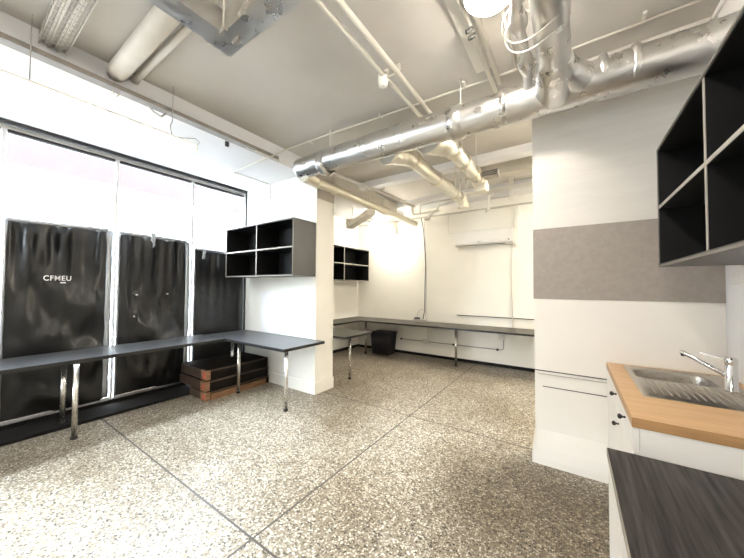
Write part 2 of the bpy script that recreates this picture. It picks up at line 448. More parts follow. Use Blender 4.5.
for (yy, zz) in ((1.40, 1.29), (1.73, 1.30), (1.375, 1.03)):
    MB().lathe((XG + .05, yy, zz), [(.008, 0), (.008, .034), (.004, .036)], 12, 'x').build('white_speck', M['lettering'], s2)

# ------------------------------------------------------------------ outside
sb = thing('street_building', 'pale building with pinkish brick across the street beyond the upper window panes', 'building', (-10.9, 1, 0))
box((-11.2, -14, 4.2), (-10.6, 16, 5.8)).build('brick_wall', M['brick'], sb)
box((-11.2, -14, 0), (-10.58, 16, 4.2)).build('painted_wall', M['street_paint'], sb)
struct('trim_17', box((-10.6, -14, -.2), (-4.9, 16, -.05)), M['asphalt'])

# ------------------------------------------------------------------ benches
BT = .715
def leg(parent, x, y, top, r=.021, z0=0, flange=False):
    l = MB().tube([(x, y, z0 + .02), (x, y, top)], r, 20).build('leg', M['chrome'], parent)
    MB().lathe((x, y, z0), [(r + .003, 0), (r + .004, .018), (r + .001, .022)], 20).build('foot_cap', M['rubber'], l)
    if flange: MB().lathe((x, y, top - .006), [(r * 1.0, -.006), (r * 1.9, 0), (r * 1.9, .005)], 20).build('flange', M['chrome'], l)
    return l
def slab(lo, hi, name, mat, edge, parent):
    t = box((lo[0] + .002, lo[1] + .002, hi[2] - .003), (hi[0] - .002, hi[1] - .002, hi[2]), .0008).build(name, mat, parent)
    box(lo, (hi[0], hi[1], hi[2] - .0025), .0015).build('core', edge, t)
    return t
wb = thing('workbench', 'long charcoal L-shaped workbench on steel legs under the taped windows', 'workbench', (-3.9, 1.2, 0))
slab((XG + .095, -1.9, BT - .034), (-3.81, 2.165, BT), 'window_worktop', M['bench'], M['bench_edge'], wb)
slab((XF + .02, 2.165, BT - .034), (-2.625, YN - .002, BT), 'return_worktop', M['bench'], M['bench_edge'], wb)
for x, y, z in ((-2.70, 2.266, 0), (-3.66, 2.283, 0), (-3.79, .755, 0), (-4.18, .745, .03), (-3.79, -1.5, 0), (-4.18, -1.5, .03), (-4.18, 2.5, .03)):
    leg(wb, x, y, BT - .034, .0215, z)
for yy in (2.45, 2.62):
    MB().bar((-3.62 - (yy - 2.45) * .6, YN - .03, BT - .16), (-3.62 - (yy - 2.45) * .6, YN - .03, BT - .04), .03, .012).build('wall_bracket', M['chrome'], wb)
bb2 = thing('workbench', 'grey-brown workbench running round the back room along the far wall', 'workbench', (-2.5, 5.3, 0))
slab((XLB + .01, YNB + .02, BT - .03), (-3.67, 5.0, BT), 'side_worktop', M['benchgrey'], M['bench_edge'], bb2)
slab((XLB + .01, 5.0, BT - .03), (2.4, YB - .02, BT), 'far_worktop', M['benchgrey'], M['bench_edge'], bb2)
slab((-3.67, YNB + .02, BT - .03), (-2.585, 3.83, BT), 'return_worktop', M['benchgrey'], M['bench_edge'], bb2)
for x, y in ((-2.84, 3.602), (-3.655, 5.18), (-1.748, 5.293), (.2, 5.3), (2.2, 5.3), (-3.9, 3.6)):
    leg(bb2, x, y, BT - .03, .0215)

# ------------------------------------------------------------------ wall cube shelves
def cube_shelf(label, lo, hi, face, ndiv, group='black cube shelves on the walls'):
    """open-fronted 2-row unit; face: '-y' or '+x' or '-x' is the open side"""
    lo, hi = V(lo), V(hi); th = .018
    t = thing('cube_shelf', label, 'wall shelf', ((lo.x + hi.x) / 2, (lo.y + hi.y) / 2, lo.z), group)
    ax = 1 if face == '-y' else 0; run = 0 if ax == 1 else 1
    c = MB()
    c.box(lo, (hi.x, hi.y, lo.z + th)); c.box((lo.x, lo.y, hi.z - th), hi)
    e1l, e1h, e2l, e2h = lo.copy(), hi.copy(), lo.copy(), hi.copy()
    e1h[run] = lo[run] + th; e2l[run] = hi[run] - th
    for a, b in ((e1l, e1h), (e2l, e2h)): a.z += th; b.z -= th; c.box(a, b)
    bl, bh = lo.copy(), hi.copy()
    if face in ('-y', '-x'): bl[ax] = hi[ax] - .012
    else: bh[ax] = lo[ax] + .012
    bl.z += th; bh.z -= th; bl[run] += th; bh[run] -= th
    c.box(bl, bh); c.build('carcass', M['cab_side'], t)
    fr = lo[ax] if face in ('-y', '-x') else hi[ax]; sg = 1 if face in ('-y', '-x') else -1
    def rng(a0, a1, z0, z1, d0, d1):
        l, h = V((0, 0, z0)), V((0, 0, z1)); l[run], h[run] = a0, a1
        x0, x1 = fr + sg * d0, fr + sg * d1; l[ax], h[ax] = min(x0, x1), max(x0, x1); return l, h
    D = abs(hi[ax] - lo[ax]) - .013
    zm = (lo.z + hi.z) / 2
    L = hi[run] - lo[run]
    lin = MB(); lin.box(*rng(lo[run] + th, hi[run] - th, lo.z + th, hi.z - th, D - .002, D))
    lin.box(*rng(lo[run] + th, hi[run] - th, lo.z + th, lo.z + th + .001, .004, D)); lin.box(*rng(lo[run] + th, hi[run] - th, hi.z - th - .001, hi.z - th, .004, D))
    lin.box(*rng(lo[run] + th, lo[run] + th + .001, lo.z + th, hi.z - th, .004, D)); lin.box(*rng(hi[run] - th - .001, hi[run] - th, lo.z + th, hi.z - th, .004, D))
    lin.build('lining', M['black_lam'], t)
    xs = [lo[run] + L * k / ndiv for k in range(ndiv + 1)]
    for k in range(1, ndiv):
        d = MB().box(*rng(xs[k] - th / 2, xs[k] + th / 2, lo.z + th + .001, hi.z - th - .001, .003, D - .002)).build('divider', M['black_lam'], t)
        MB().box(*rng(xs[k] - th / 2, xs[k] + th / 2, lo.z + th, hi.z - th, 0, .003)).build('edge_band', M['edge_lam'], d)
    for k in range(ndiv):
        a = xs[k] + (th + .001 if k == 0 else th / 2); b = xs[k + 1] - (th + .001 if k == ndiv - 1 else th / 2)
        s_ = MB().box(*rng(a, b, zm - th / 2, zm + th / 2, .003, D - .002)).build('shelf', M['black_lam'], t)
        MB().box(*rng(a, b, zm - th / 2, zm + th / 2, 0, .003)).build('edge_band', M['edge_lam'], s_)
    e = MB(); e.box(*rng(lo[run], hi[run], hi.z - th * .6, hi.z, -.002, 0)); e.box(*rng(lo[run], hi[run], lo.z, lo.z + th * .6, -.002, 0))
    e.box(*rng(lo[run], lo[run] + th * .6, lo.z, hi.z, -.002, 0)); e.box(*rng(hi[run] - th * .6, hi[run], lo.z, hi.z, -.002, 0))
    e.build('front_edging', M['edge_dark'], t)
    return t
cube_shelf('black four-cube wall shelf hanging on the white pier beside the windows', (-4.275, 2.43, 1.54), (-2.803, YN - .001, 2.25), '-y', 2)
cube_shelf('black four-cube wall shelf on the back room side wall', (XLB + .002, 3.81, 1.54), (-3.855, 5.568, 2.24), '+x', 2)
c3 = cube_shelf('large black cube shelf on the right wall above the sink', (.44, .92, 1.536), (XR - .001, 2.475, 2.26), '-x', 2)
MB().lathe((.70, 2.02, 1.68), [(.004, 0), (.004, .003)], 10, 'x').build('glint_dot', M['lettering'], c3)  # white dot standing in for a small reflection in the shelf

# ------------------------------------------------------------------ kitchen corner on the right
YC0, YC1, ZT = 1.642, YP - .018, .868
bc = thing('base_cabinet', 'white sink cabinet with dark knobs under the wooden counter', 'cabinet', (.5, 2.2, 0))
MB().box((.223, YC0 + .004, .10), (XR - .002, YC0 + .022, ZT - .042)).box((.223, YC1 - .018, .10), (XR - .002, YC1, ZT - .042)).box((.223, YC0 + .022, .10), (XR - .002, YC1 - .018, .118)).box((XR - .012, YC0 + .022, .118), (XR - .002, YC1 - .018, ZT - .042)).build('body', M['cabwhite'], bc)
box((.26, YC0 + .02, 0), (XR - .002, YC1, .10)).build('kickboard', M['cabwhite'], bc)
def knob(parent, y, z):
    MB().lathe((.202, y, z), [(.006, 0), (.0045, -.006), (.005, -.012), (.0115, -.018), (.0125, -.024), (.009, -.029), (.003, -.031)], 18, 'x').build('knob', M['knob'], parent)
cols = [(YC0 + .006, 2.03), (2.034, 2.385), (2.389, YC1 - .004)]
for k, (a, b) in enumerate(cols):
    dr = box((.202, a, .725), (.222, b, ZT - .044), .002).build('drawer_front', M['cabwhite'], bc)
    do = box((.202, a, .105), (.222, b, .721), .002).build('door', M['cabwhite'], bc)
    if k == 0: knob(dr, 1.857, .792)
    if k == 1: knob(dr, 2.208, .798); knob(do, 2.115, .664)
# worktop with the sink cut-out
SX0, SX1, SY0, SY1 = .285, .745, 1.995, 2.70
wt = MB()
for lo, hi in (((.2, YC0, ZT - .04), (SX0 + .012, YC1, ZT)), ((SX1 - .012, YC0, ZT - .04), (XR - .002, YC1, ZT)), ((SX0 + .012, YC0, ZT - .04), (SX1 - .012, SY0 + .012, ZT)), ((SX0 + .012, SY1 - .012, ZT - .04), (SX1 - .012, YC1, ZT))):
    wt.box(lo, hi)
w_ = wt.build('worktop', M['oak']); tag(w_, 'pale timber kitchen worktop around the steel sink', 'worktop')
eb = MB().box((.1985, YC0, ZT - .04), (.2, YC1, ZT - .001)).box((.1985, YC0 - .0015, ZT - .04), (XR - .002, YC0, ZT - .001))
eb.build('edge_band', M['oak_edge'], w_)
# sink
sk = thing('sink', 'stainless steel sink with ridged drainer set in the timber worktop', 'sink', (.5, 2.3, ZT))
BX0, BX1, BY0, BY1 = .318, .665, 2.375, 2.635
def rrect(x0, x1, y0, y1, r, z, n=6):
    P = []
    for cx, cy, a0 in ((x1 - r, y1 - r, 0), (x0 + r, y1 - r, 90), (x0 + r, y0 + r, 180), (x1 - r, y0 + r, 270)):
        for k in range(n + 1):
            a = math.radians(a0 + 90 * k / n); P.append(V((cx + r * math.cos(a), cy + r * math.sin(a), z)))
    return P
def loft(rings, close_last=True):
    mb = MB(); R = [[mb.bm.verts.new(p) for p in r] for r in rings]; n = len(R[0])
    for i in range(len(R) - 1):
        for k in range(n):
            f = mb.bm.faces.new((R[i][k], R[i][(k + 1) % n], R[i + 1][(k + 1) % n], R[i + 1][k])); f.smooth = True
    if close_last: mb.bm.faces.new(R[-1])
    return mb
zt = ZT + .006
rim = loft([rrect(SX0, SX1, SY0, SY1, .015, ZT + .0005), rrect(SX0 + .003, SX1 - .003, SY0 + .003, SY1 - .003, .014, zt), rrect(BX0 - .012, BX1 + .012, BY0 - .012, BY1 + .012, .075, zt), rrect(BX0, BX1, BY0, BY1, .07, zt - .006)], False)
rim.build('drainer_board', M['sinksteel'], sk)
loft([rrect(BX0, BX1, BY0, BY1, .07, zt - .006), rrect(BX0 + .008, BX1 - .008, BY0 + .008, BY1 - .008, .066, zt - .06), rrect(BX0 + .014, BX1 - .014, BY0 + .014, BY1 - .014, .06, zt - .125), rrect(BX0 + .04, BX1 - .04, BY0 + .04, BY1 - .04, .04, zt - .145)]).build('bowl', M['sinksteel'], sk)
MB().lathe((.49, 2.505, zt - .1445), [(.04, 0), (.04, .002), (.03, .003), (.012, .001)], 24).build('drain', M['polished'], sk)
for k in range(13):
    xx = SX0 + .06 + k * .029
    MB().tube([(xx, SY0 + .05, zt - .0015), (xx, SY0 + .07, zt + .0012), (xx, BY0 - .055, zt + .0012), (xx, BY0 - .035, zt - .0015)], .0036, 8).build('drainer_ridge', M['sinksteel'], sk)
box((SX0 + .035, SY1 - .028, zt - .001), (SX1 - .05, SY1 - .02, zt + .003), .001).build('rear_lip', M['sinksteel'], sk)
# tap
tx, ty = .678, 2.331
tp = thing('tap', 'chrome mixer tap with angled spout on the sink', 'tap', (tx, ty, zt))
MB().lathe((tx, ty, zt), [(.029, 0), (.029, .006), (.024, .010), (.0235, .13), (.022, .134), (.022, .137), (.0245, .141), (.0245, .165), (.020, .172), (.006, .173)], 28).build('body', M['polished'], tp)
MB().tube([(tx - .012, ty + .010, zt + .075), (.60, 2.393, zt + .118), (.527, 2.452, zt + .160), (.520, 2.4575, zt + .160)], [.0125, .0115, .0110, .0105], 16).build('spout', M['polished'], tp)
MB().lathe((.5285, 2.451, zt + .140), [(.0095, 0), (.0105, .006), (.0105, .012)], 16).build('nozzle', M['rubber'], tp)
MB().bar((tx - .015, ty + .004, zt + .158), (tx - .105, ty + .028, zt + .182), .018, .009, .003).build('lever', M['polished'], tp)
# desk in the foreground
dk = thing('desk', 'black woodgrain desk in the foreground against the sink cabinet', 'desk', (.45, .9, 0))
box((.116, -.15, .690), (XR - .003, YC0 - .004, .72), .001).build('desktop', M['desk'], dk)
box((.1135, -.15, .690), (.116, YC0 - .004, .7185), .0005).build('edge_band', M['desk_edge'], dk)
for yy in (1.55, .05):
    for xx in (.22, .72): leg(dk, xx, yy, .690, .02)
box((.1185, 1.24, .03), (.135, YC0 - .006, .689), .002).build('side_panel', M['cabwhite'], dk)
# socket on the right wall
so = box((XR - .012, 2.50, 1.43), (XR - .0005, 2.64, 1.505), .004).build('power_socket', M['ac']); tag(so, 'white power socket on the right wall under the cube shelf', 'socket')
for yy in (2.535, 2.605): box((XR - .014, yy - .008, 1.475), (XR - .011, yy + .008, 1.492), .001).build('rocker', M['ac'], so)

# ------------------------------------------------------------------ timber stack
def timber(z0, h, xr, y0, y1, label, front=None):
    t = thing('timber_crate', label, 'timber crate', (-4.0, (y0 + y1) / 2, z0), 'stack of dark timber crates under the bench')
    x0 = -4.115 if z0 == 0 else -4.40
    box((x0, y0 + .02, z0), (xr - .016, y1, z0 + h), .004).build('dark_panel', M['timber_dark'], t)
    box((x0 + .01, y0, z0 + .006), (xr - .13, y0 + .02, z0 + h - .006), .003).build('end_board', M['timber_brown'], t)
    b = box((xr - .13, y0 - .004, z0 + .004), (xr, y0 + .05, z0 + h - .002), .004).build('corner_block', M['timber_raw'], t)
    box((xr - .075, y0 - .006, z0 + h * .2), (xr - .030, y0 - .0035, z0 + h * .75), .001).build('red_mark', M['red'], b)
    box((xr - .018, y0 + .05, z0 + h - .02), (xr - .002, y1 - .01, z0 + h), .002).build('top_batten', M['timber_brown'], t)
    if front: box((xr - .016, y0 + .06, z0 + .004), (xr + .006, y1 - .06, z0 + front), .003).build('raw_rail', M['timber_raw'], t)
    return t
timber(0.0, .105, -3.69, 1.885, 2.79, 'bottom crate of the dark timber stack, with a raw orange rail along the floor', .075)
timber(.112, .122, -3.705, 1.885, 2.785, 'middle crate of the dark timber stack under the bench')
timber(.241, .122, -3.72, 1.90, 2.79, 'topmost crate of the dark timber stack under the bench')

# ------------------------------------------------------------------ back room details
bn = thing('storage_bin', 'black plastic bin under the corner of the far bench', 'bin', (-3.38, 5.42, 0))
mb = loft([rrect(-3.56, -3.16, 5.27, 5.57, .03, .0), rrect(-3.59, -3.13, 5.24, 5.60, .03, .44)]); mb.bm.faces.new([v for v in mb.bm.verts][:28][::-1]); mb.build('body', M['bin'], bn)
loft([rrect(-3.61, -3.11, 5.22, 5.62, .03, .44), rrect(-3.61, -3.11, 5.22, 5.62, .03, .458), rrect(-3.58, -3.14, 5.25, 5.59, .03, .465)]).build('lid', M['bin'], bn)
ac = thing('air_conditioner', 'white split air conditioner high on the far wall', 'air conditioner', (-1.33, YB - .012, 2.17))
pr = [(YB - .013, 2.185), (YB - .15, 2.18), (YB - .195, 2.21), (YB - .205, 2.26), (YB - .205, 2.43), (YB - .18, 2.458), (YB - .013, 2.462)]
MB().poly([(-1.83, y, z) for y, z in pr], (1.0, 0, 0)).build('body', M['ac'], ac)
MB().bar((-1.79, YB - .172, 2.185), (-.95, YB - .172, 2.185), .04, .006, .001, up=(0, -.6, 1)).build('vent_flap', M['ac_dark'], ac)
box((-.905, YB - .2065, 2.232), (-.88, YB - .2045, 2.25), .0005).build('display', M['gap'], ac)
box((-1.42, YB - .2065, 2.238), (-1.36, YB - .2045, 2.246), .0003).build('badge', M['ac_dark'], ac)
MB().tube([(-1.815, YB - .02, 2.185), (-1.815, YB - .02, 2.13)], .01, 10).build('drain_spout', M['pipe_white'], ac)
cv = MB().box((-.822, YB - .055, 2.12), (-.757, YB - .010, 2.84), .006).build('pipe_cover', M['pipe_white']); tag(cv, 'cream vertical pipe cover beside the air conditioner', 'pipe cover')
cd = MB().tube([(-.87, YB - .022, BT + .005), (-.87, YB - .022, 2.17)], .009, 10).build('wall_conduit', M['conduit']); tag(cd, 'thin cream conduit running down the far wall under the air conditioner', 'conduit')
jn = MB().tube([(-2.02, YB - .008, 2.85), (-2.02, YB - .008, 2.48), (-1.84, YB - .02, 2.46)], .008, 8).build('drip_line', M['conduit']); tag(jn, 'thin pipe coming down to the left side of the air conditioner', 'pipe')
# low conduit run with boxes below the far bench
lc = thing('wall_wiring', 'low conduit run with junction box on the wall below the far bench', 'conduit', (-2, YB, .3))
MB().tube([(-3.06, YB - .015, .305), (-1.06, YB - .015, .305), (-1.02, YB - .015, .33), (-1.02, YB - .015, .50)], .009, 10).build('conduit', M['cablegrey'], lc)
box((-2.55, YB - .04, .26), (-2.42, YB, .36), .004).build('junction_box', M['conduit'], lc)
MB().tube([(-2.46, YB - .015, .36), (-2.46, YB - .015, .67)], .007, 8).build('riser', M['cablegrey'], lc)
for x in (-3.06, -1.92, -1.12): MB().lathe((x, YB - .03, .305), [(.02, 0), (.02, .028)], 14, 'y').build('coupling', M['cable'], lc)
so2 = box((-1.10, YB - .035, .49), (-.98, YB, .575), .004).build('power_socket', M['conduit']); tag(so2, 'small socket under the far bench at the end of the low conduit', 'socket')
# hanging cable and power board
hc = MB().tube([(-2.56, YB - .1, 2.83), (-2.53, YB - .06, 2.6), (-2.51, YB - .05, 2.3), (-2.49, YB - .04, 1.9), (-2.50, YB - .05, 1.4), (-2.50, YB - .06, .95), (-2.53, YB - .09, .735)], .0085, 10).build('hanging_cable', M['cable']); tag(hc, 'dark cable hanging down the far wall to the bench', 'cable')
MB().tube([(-2.53, YB - .03, 2.83), (-2.51, YB - .03, 2.5), (-2.475, YB - .03, 1.6), (-2.49, YB - .04, .80)], .006, 8).build('second_strand', M['cablegrey'], hc)
pbd = thing('power_board', 'dark power board with looped leads on the far bench below the hanging cable', 'power board', (-2.53, YB - .17, BT))
box((-2.68, YB - .22, BT), (-2.42, YB - .12, BT + .05), .008).build('body', M['cablegrey'], pbd)
box((-2.67, YB - .20, BT + .05), (-2.57, YB - .13, BT + .085), .006).build('plug', M['cable'], pbd)
MB().tube([(-2.60 + .11 * math.cos(a) + .07, YB - .10, BT + .13 + .12 * math.sin(a)) for a in [i * 2 * math.pi / 20 for i in range(20)]], .004, 8).build('lead', M['cablegrey'], pbd)

# ------------------------------------------------------------------ ceiling services
def rod(parent, x, y, z0, z1, r=.005): return MB().tube([(x, y, z0), (x, y, z1)], r, 8).build('hanger_rod', M['conduit'], parent)
# main foil duct
YD, ZD, RD = 2.45, 2.805, .125
md = thing('foil_duct', 'big silver foil duct crossing the room below the ceiling', 'duct', (-1, YD, ZD - RD))
MB().tube([(-2.74, YD, ZD + .02), (-2.70, YD, ZD + .02), (-2.2, YD, ZD + .025), (-1.2, YD, ZD + .01), (-.4, YD, ZD - .01), (.785, YD, ZD - .02)], [.105, .118, .12, .128, .125, .13], 40, True, .006, 3., .03).build('run', M['foil_main'], md)
for x, w in ((-2.30, .05), (-.80, .06), (-.42, .03), (.18, .025), (.34, .025)):
    MB().tube([(x - w, YD, ZD), (x - w * .5, YD, ZD), (x + w * .5, YD, ZD), (x + w, YD, ZD)], [RD * .97, RD * 1.09, RD * 1.10, RD * .97], 36, False, .012, 14).build('joint_band', M['foil'], md)
MB().tube([(-.085, YD - .02, ZD), (-.085, 2.25, ZD + .0), (-.082, 2.05, ZD + .01), (-.08, 1.6, ZD + .02), (-.08, .80, ZD + .05)], [.14, .115, .088, .084, .084], 32, True, .010, 7, .03).build('branch', M['foil'], md)
MB().tube([(.10, YD, ZD), (.03, YD - .09, ZD), (-.03, YD - .20, ZD), (-.05, YD - .34, ZD + .01)], [.11, .10, .085, .07], 28, True, .012, 8, .03).build('elbow_fillet', M['foil'], md)
MB().tube([(-.25, YD - .06, ZD + .01), (-.25, 2.33, ZD + .03), (-.243, 2.27, ZD + .08), (-.243, 2.18, ZD + .10), (-.235, 2.08, ZD + .10), (-.235, 1.92, ZD + .10), (-.243, 1.82, ZD + .11), (-.23, 1.71, ZD + .12), (-.23, 1.35, ZD + .13), (-.23, 1.25, ZC)],
          [.05, .03, .032, .05, .028, .026, .05, .032, .032, .032], 20, True, .010, 12, .02).build('flexible_hose', M['foil'], md)
for yy in (1.80, 1.72):
    MB().tube([(-.15 + .155 * math.cos(a), yy + .03 * math.sin(a * 2), ZD + .02 + .105 * math.sin(a)) for a in [i * 2 * math.pi / 32 for i in range(33)]], .0045, 8, False).build('tie_wire', M['conduit'], md)
for x in (-2.22, -.76): rod(md, x, YD - .02, ZD + .1, ZC)
MB().tube([(.70, 2.30, ZC), (.70, 2.34, 2.98), (.66, 2.40, 2.90)], .012, 10).build('strap', M['foil'], md)
# second foil duct, top left
sd = thing('foil_duct', 'square silver foil duct turning a corner at the ceiling near the round pipe', 'duct', (-1.5, .6, 2.8))
def box_duct(mb, a, b, w, h):
    n = max(2, int((V(b) - V(a)).length / .04)); a, b = V(a), V(b); t = (b - a).normalized(); x = t.cross(V((0, 0, 1))).normalized(); z = V((0, 0, 1))
    rings = []
    for i in range(n + 1):
        p = a.lerp(b, i / n); ring = []
        for cx, cz in [(-1, -1), (-.93, -1.), (-.33, -1.02), (.33, -1.02), (.93, -1), (1, -1), (1.0, -.93), (1.02, 0), (1, .93), (1, 1), (.93, 1), (0, 1.02), (-.93, 1), (-1, 1), (-1, .93), (-1.02, 0), (-1, -.93)]:
            q = p + x * cx * w / 2 + z * cz * h / 2; d = (x * cx + z * cz).normalized()
            q += d * .003 * (noise.noise(q * 7) + .5 * noise.noise(q * 18)); ring.append(mb.bm.verts.new(q))
        rings.append(ring)
    m = len(rings[0])
    for i in range(n):
        for k in range(m): f = mb.bm.faces.new((rings[i][k], rings[i][(k + 1) % m], rings[i + 1][(k + 1) % m], rings[i + 1][k]))
    mb.bm.faces.new(rings[0][::-1]); mb.bm.faces.new(rings[-1]); return mb
box_duct(MB(), (-1.665, -1.2, 2.88), (-1.665, .985, 2.88), .13, .13).build('run', M['foil_smooth'], sd)
box_duct(MB(), (-1.60, .925, 2.88), (-.172, .925, 2.88), .12, .128).build('cross_run', M['foil_smooth'], sd)
for yy in (.851, .93): MB().box((-1.60, yy - .010, 2.79), (-1.54, yy + .010, 2.815), .003).build('hanger_bracket', M['tray'], sd)
rod(sd, -1.57, .851, 2.8, ZC)
# branch ducts over the back room
def branch(x, y1, label, grille):
    t = thing('branch_duct', label, 'duct', (x, 3.2, 2.65), 'branch ducts over the back room')
    zb = 2.80
    MB().tube([(x - .10, YD + .08, zb), (x - .07, YD + .19, zb), (x - .02, YD + .32, zb), (x, YD + .42, zb)], [.15, .125, .105, .09], 24, True, .012, 8, .03).build('boot', M['foil_dull'], t)
    MB().tube([(x, YD + .40, zb), (x, YD + .52, zb), (x, y1 - .3, zb), (x, y1, zb)], [.088, .080, .082, .080], 12, True, .007, 6, .03).build('run', M['foil_dull'], t)
    MB().tube([(x, y1 - .05, zb), (x, y1 + .05, zb - .01), (x + .02, y1 + .11, zb - .08), (x + .02, y1 + .12, zb - .15)], [.085, .09, .088, .085], 24, True, .008, 9, .03).build('outlet', M['foil_cream'], t)
    for yy in (YD + .46, (YD + y1) / 2 + .1, y1 - .22): MB().tube([(x, yy - .03, zb), (x, yy - .015, zb), (x, yy + .015, zb), (x, yy + .03, zb)], [.082, .094, .094, .082], 20, False, .006, 14).build('joint_band', M['foil_cream'], t)
    if grille:
        g_ = box((x + .09, y1 - .16, zb - .05), (x + .27, y1 - .03, zb + .02), .004).build('side_outlet', M['tray'], t)
        for k in range(3): box((x + .10, y1 - .162, zb - .043 + k * .02), (x + .262, y1 - .158, zb - .035 + k * .02)).build('louvre', M['cable'], g_)
    rod(t, x + .11, y1 - .5, zb - .08, ZC); return t
branch(-1.43, 4.50, 'left pale foil branch duct reaching from the big duct over the back room', False)
branch(-.985, 3.85, 'right pale foil branch duct with a side outlet over the back room', True)
# long pale pipe off the left end of the main duct
yp = thing('supply_pipe', 'long pale wrapped pipe from the left end of the big duct to the far wall', 'pipe', (-2.63, 4, 2.66))
MB().tube([(-2.66, YD + .02, 2.76), (-2.655, YD + .10, 2.735), (-2.645, 2.70, 2.72), (-2.63, 4.0, 2.705), (-2.63, 5.45, 2.70)], [.10, .085, .062, .060, .056], 28, True, .004, 8, .04).build('run', M['foil_cream'], yp)
for yy in (2.66, 2.98, 4.12, 4.22, 4.32): MB().tube([(-2.64, yy - .02, 2.707), (-2.64, yy - .008, 2.707), (-2.64, yy + .008, 2.707), (-2.64, yy + .02, 2.707)], [.06, .07, .07, .06], 24, False).build('joint_band', M['foil_cream'], yp)
rod(yp, -2.63, 4.22, 2.74, ZC)
p2 = MB().tube([(-2.42, YD + .2, 2.80), (-2.28, 4.12, 2.80), (-2.25, 4.62, 2.80)], .022, 12).build('thin_pipe', M['pipe']); tag(p2, 'thin pipe alongside the long pale wrapped pipe', 'pipe')
# white U pipes at back
up = thing('refrigerant_pipes', 'bent white pipes turning down beside the long pale pipe at the back', 'pipe', (-2.3, 4.7, 2.7))
MB().tube([(-2.34, 4.74, 2.72), (-2.34, 4.74, 2.86), (-2.31, 4.74, 2.90), (-1.55, 4.74, 2.93), (-1.3, 4.74, 2.93)], .022, 12).build('outer_bend', M['pipe_white'], up)
MB().tube([(-2.22, 4.80, 2.70), (-2.22, 4.80, 2.86), (-2.10, 4.80, 2.875), (-1.5, 4.80, 2.89)], .014, 10).build('inner_bend', M['pipe'], up)
MB().tube([(-2.12, 4.9, 2.66), (-1.95, 4.9, 2.78), (-1.90, 4.9, 2.85), (-1.60, 4.9, 2.87)], .02, 10).build('diagonal_pipe', M['pipe_white'], up)
MB().tube([(-2.34, 4.74, 2.70), (-1.85, 4.80, 2.72)], .012, 8).build('cross_tie', M['pipe'], up)
MB().lathe((-2.15, 4.95, 2.62), [(.05, 0), (.055, .03), (.05, .06), (.02, .07)], 18).build('valve', M['pipe'], up)
for x in (-1.75, -1.62, -1.49, -1.40): MB().tube([(x, 4.74, 2.7 if x > -1.5 else 2.9), (x, 4.74, ZC)], .008, 8).build('hanger_rod', M['pipe_white'], up)
wp = thing('drain_pipe', 'thick white pipe crossing below the back ceiling behind the partition', 'pipe', (-.5, 5.0, 3))
MB().tube([(-1.5, 5.05, 2.985), (2.85, 5.05, 3.00)], .042, 16).build('run', M['pipe_white'], wp)
MB().tube([(-1.05, 5.10, 2.95), (-1.13, 5.12, 2.92), (-1.14, 5.12, 2.70), (-1.19, 5.12, 2.68)], .024, 12).build('drop', M['pipe_white'], wp)
MB().tube([(-1.15, 5.16, 2.88), (2.85, 5.16, 2.90)], .010, 8).build('lower_pipe', M['conduit'], wp)
MB().bar((-.78, 5.05, 2.80), (-.78, 5.05, ZC), .06, .06, .004, up=(0, 1, 0)).build('bracket', M['pipe_white'], wp)
# suspended light fittings
def tube_light(name, label, a, b, mat, wires, loc):
    t = thing(name, label, 'light fitting', loc, 'tube lights'); a, b = V(a), V(b)
    d = (b - a).normalized()
    MB().bar(a + V((0, 0, .014)), b + V((0, 0, .014)), .08, .024, .006).build('housing', M['batten'], t)
    MB().bar(a - V((0, 0, .022)) + d * .02, b - V((0, 0, .022)) - d * .02, .10, .045, .015).build('diffuser', mat, t)
    for e in (a + d * .01, b - d * .01): MB().bar(e - V((0, 0, .018)) - d * .01, e - V((0, 0, .018)) + d * .01, .102, .05, .006).build('end_cap', M['batten'], t)
    for w in wires: MB().tube(w, .0035, 8).build('suspension_wire', M['cablegrey'], t)
    return t
tube_light('tube_light', 'long glowing tube light hung on wires in front of the windows', (-2.90, -1.25, 2.69), (-2.90, 1.33, 2.69), M['tube'],
           [[(-2.89, .31, 2.71), (-2.89, .31, ZC)], [(-2.90, 1.14, 2.71), (-2.90, 1.12, 2.80), (-2.895, 1.135, 2.85), (-2.895, 1.135, ZC)],
            [(-2.90, 1.14, 2.715), (-2.89, 1.25, 2.745), (-2.88, 1.32, 2.77), (-2.88, 1.36, 2.75), (-2.89, 1.335, 2.71)]], (-2.9, 0, 2.67))
tube_light('tube_light', 'glowing tube light near the far wall behind the wrapped pipe', (-3.30, 4.75, 2.70), (-3.22, 5.60, 2.62), M['tube_warm'], [[(-3.29, 4.85, 2.71), (-3.29, 4.85, ZS)], [(-3.24, 5.5, 2.66), (-3.24, 5.5, ZS)]], (-3.25, 5.2, 2.6))
wf = thing('light_batten', 'white unlit box fitting hanging askew under the wrapped pipe', 'light fitting', (-3.0, 4.2, 2.6))
MB().bar((-3.52, 4.455, 2.58), (-2.60, 3.805, 2.58), .14, .09, .006).build('housing', M['batten'], wf)
MB().bar((-3.545, 4.473, 2.62), (-3.52, 4.455, 2.62), .17, .19, .004).build('end_plate', M['batten'], wf)
MB().tube([(-4.235, 4.9, 2.72), (-3.9, 4.72, 2.69), (-3.54, 4.47, 2.70)], .006, 8).build('supply_cord', M['cablegrey'], wf)
rod(wf, -2.75, 3.91, 2.62, ZC); rod(wf, -3.4, 4.37, 2.62, ZS)
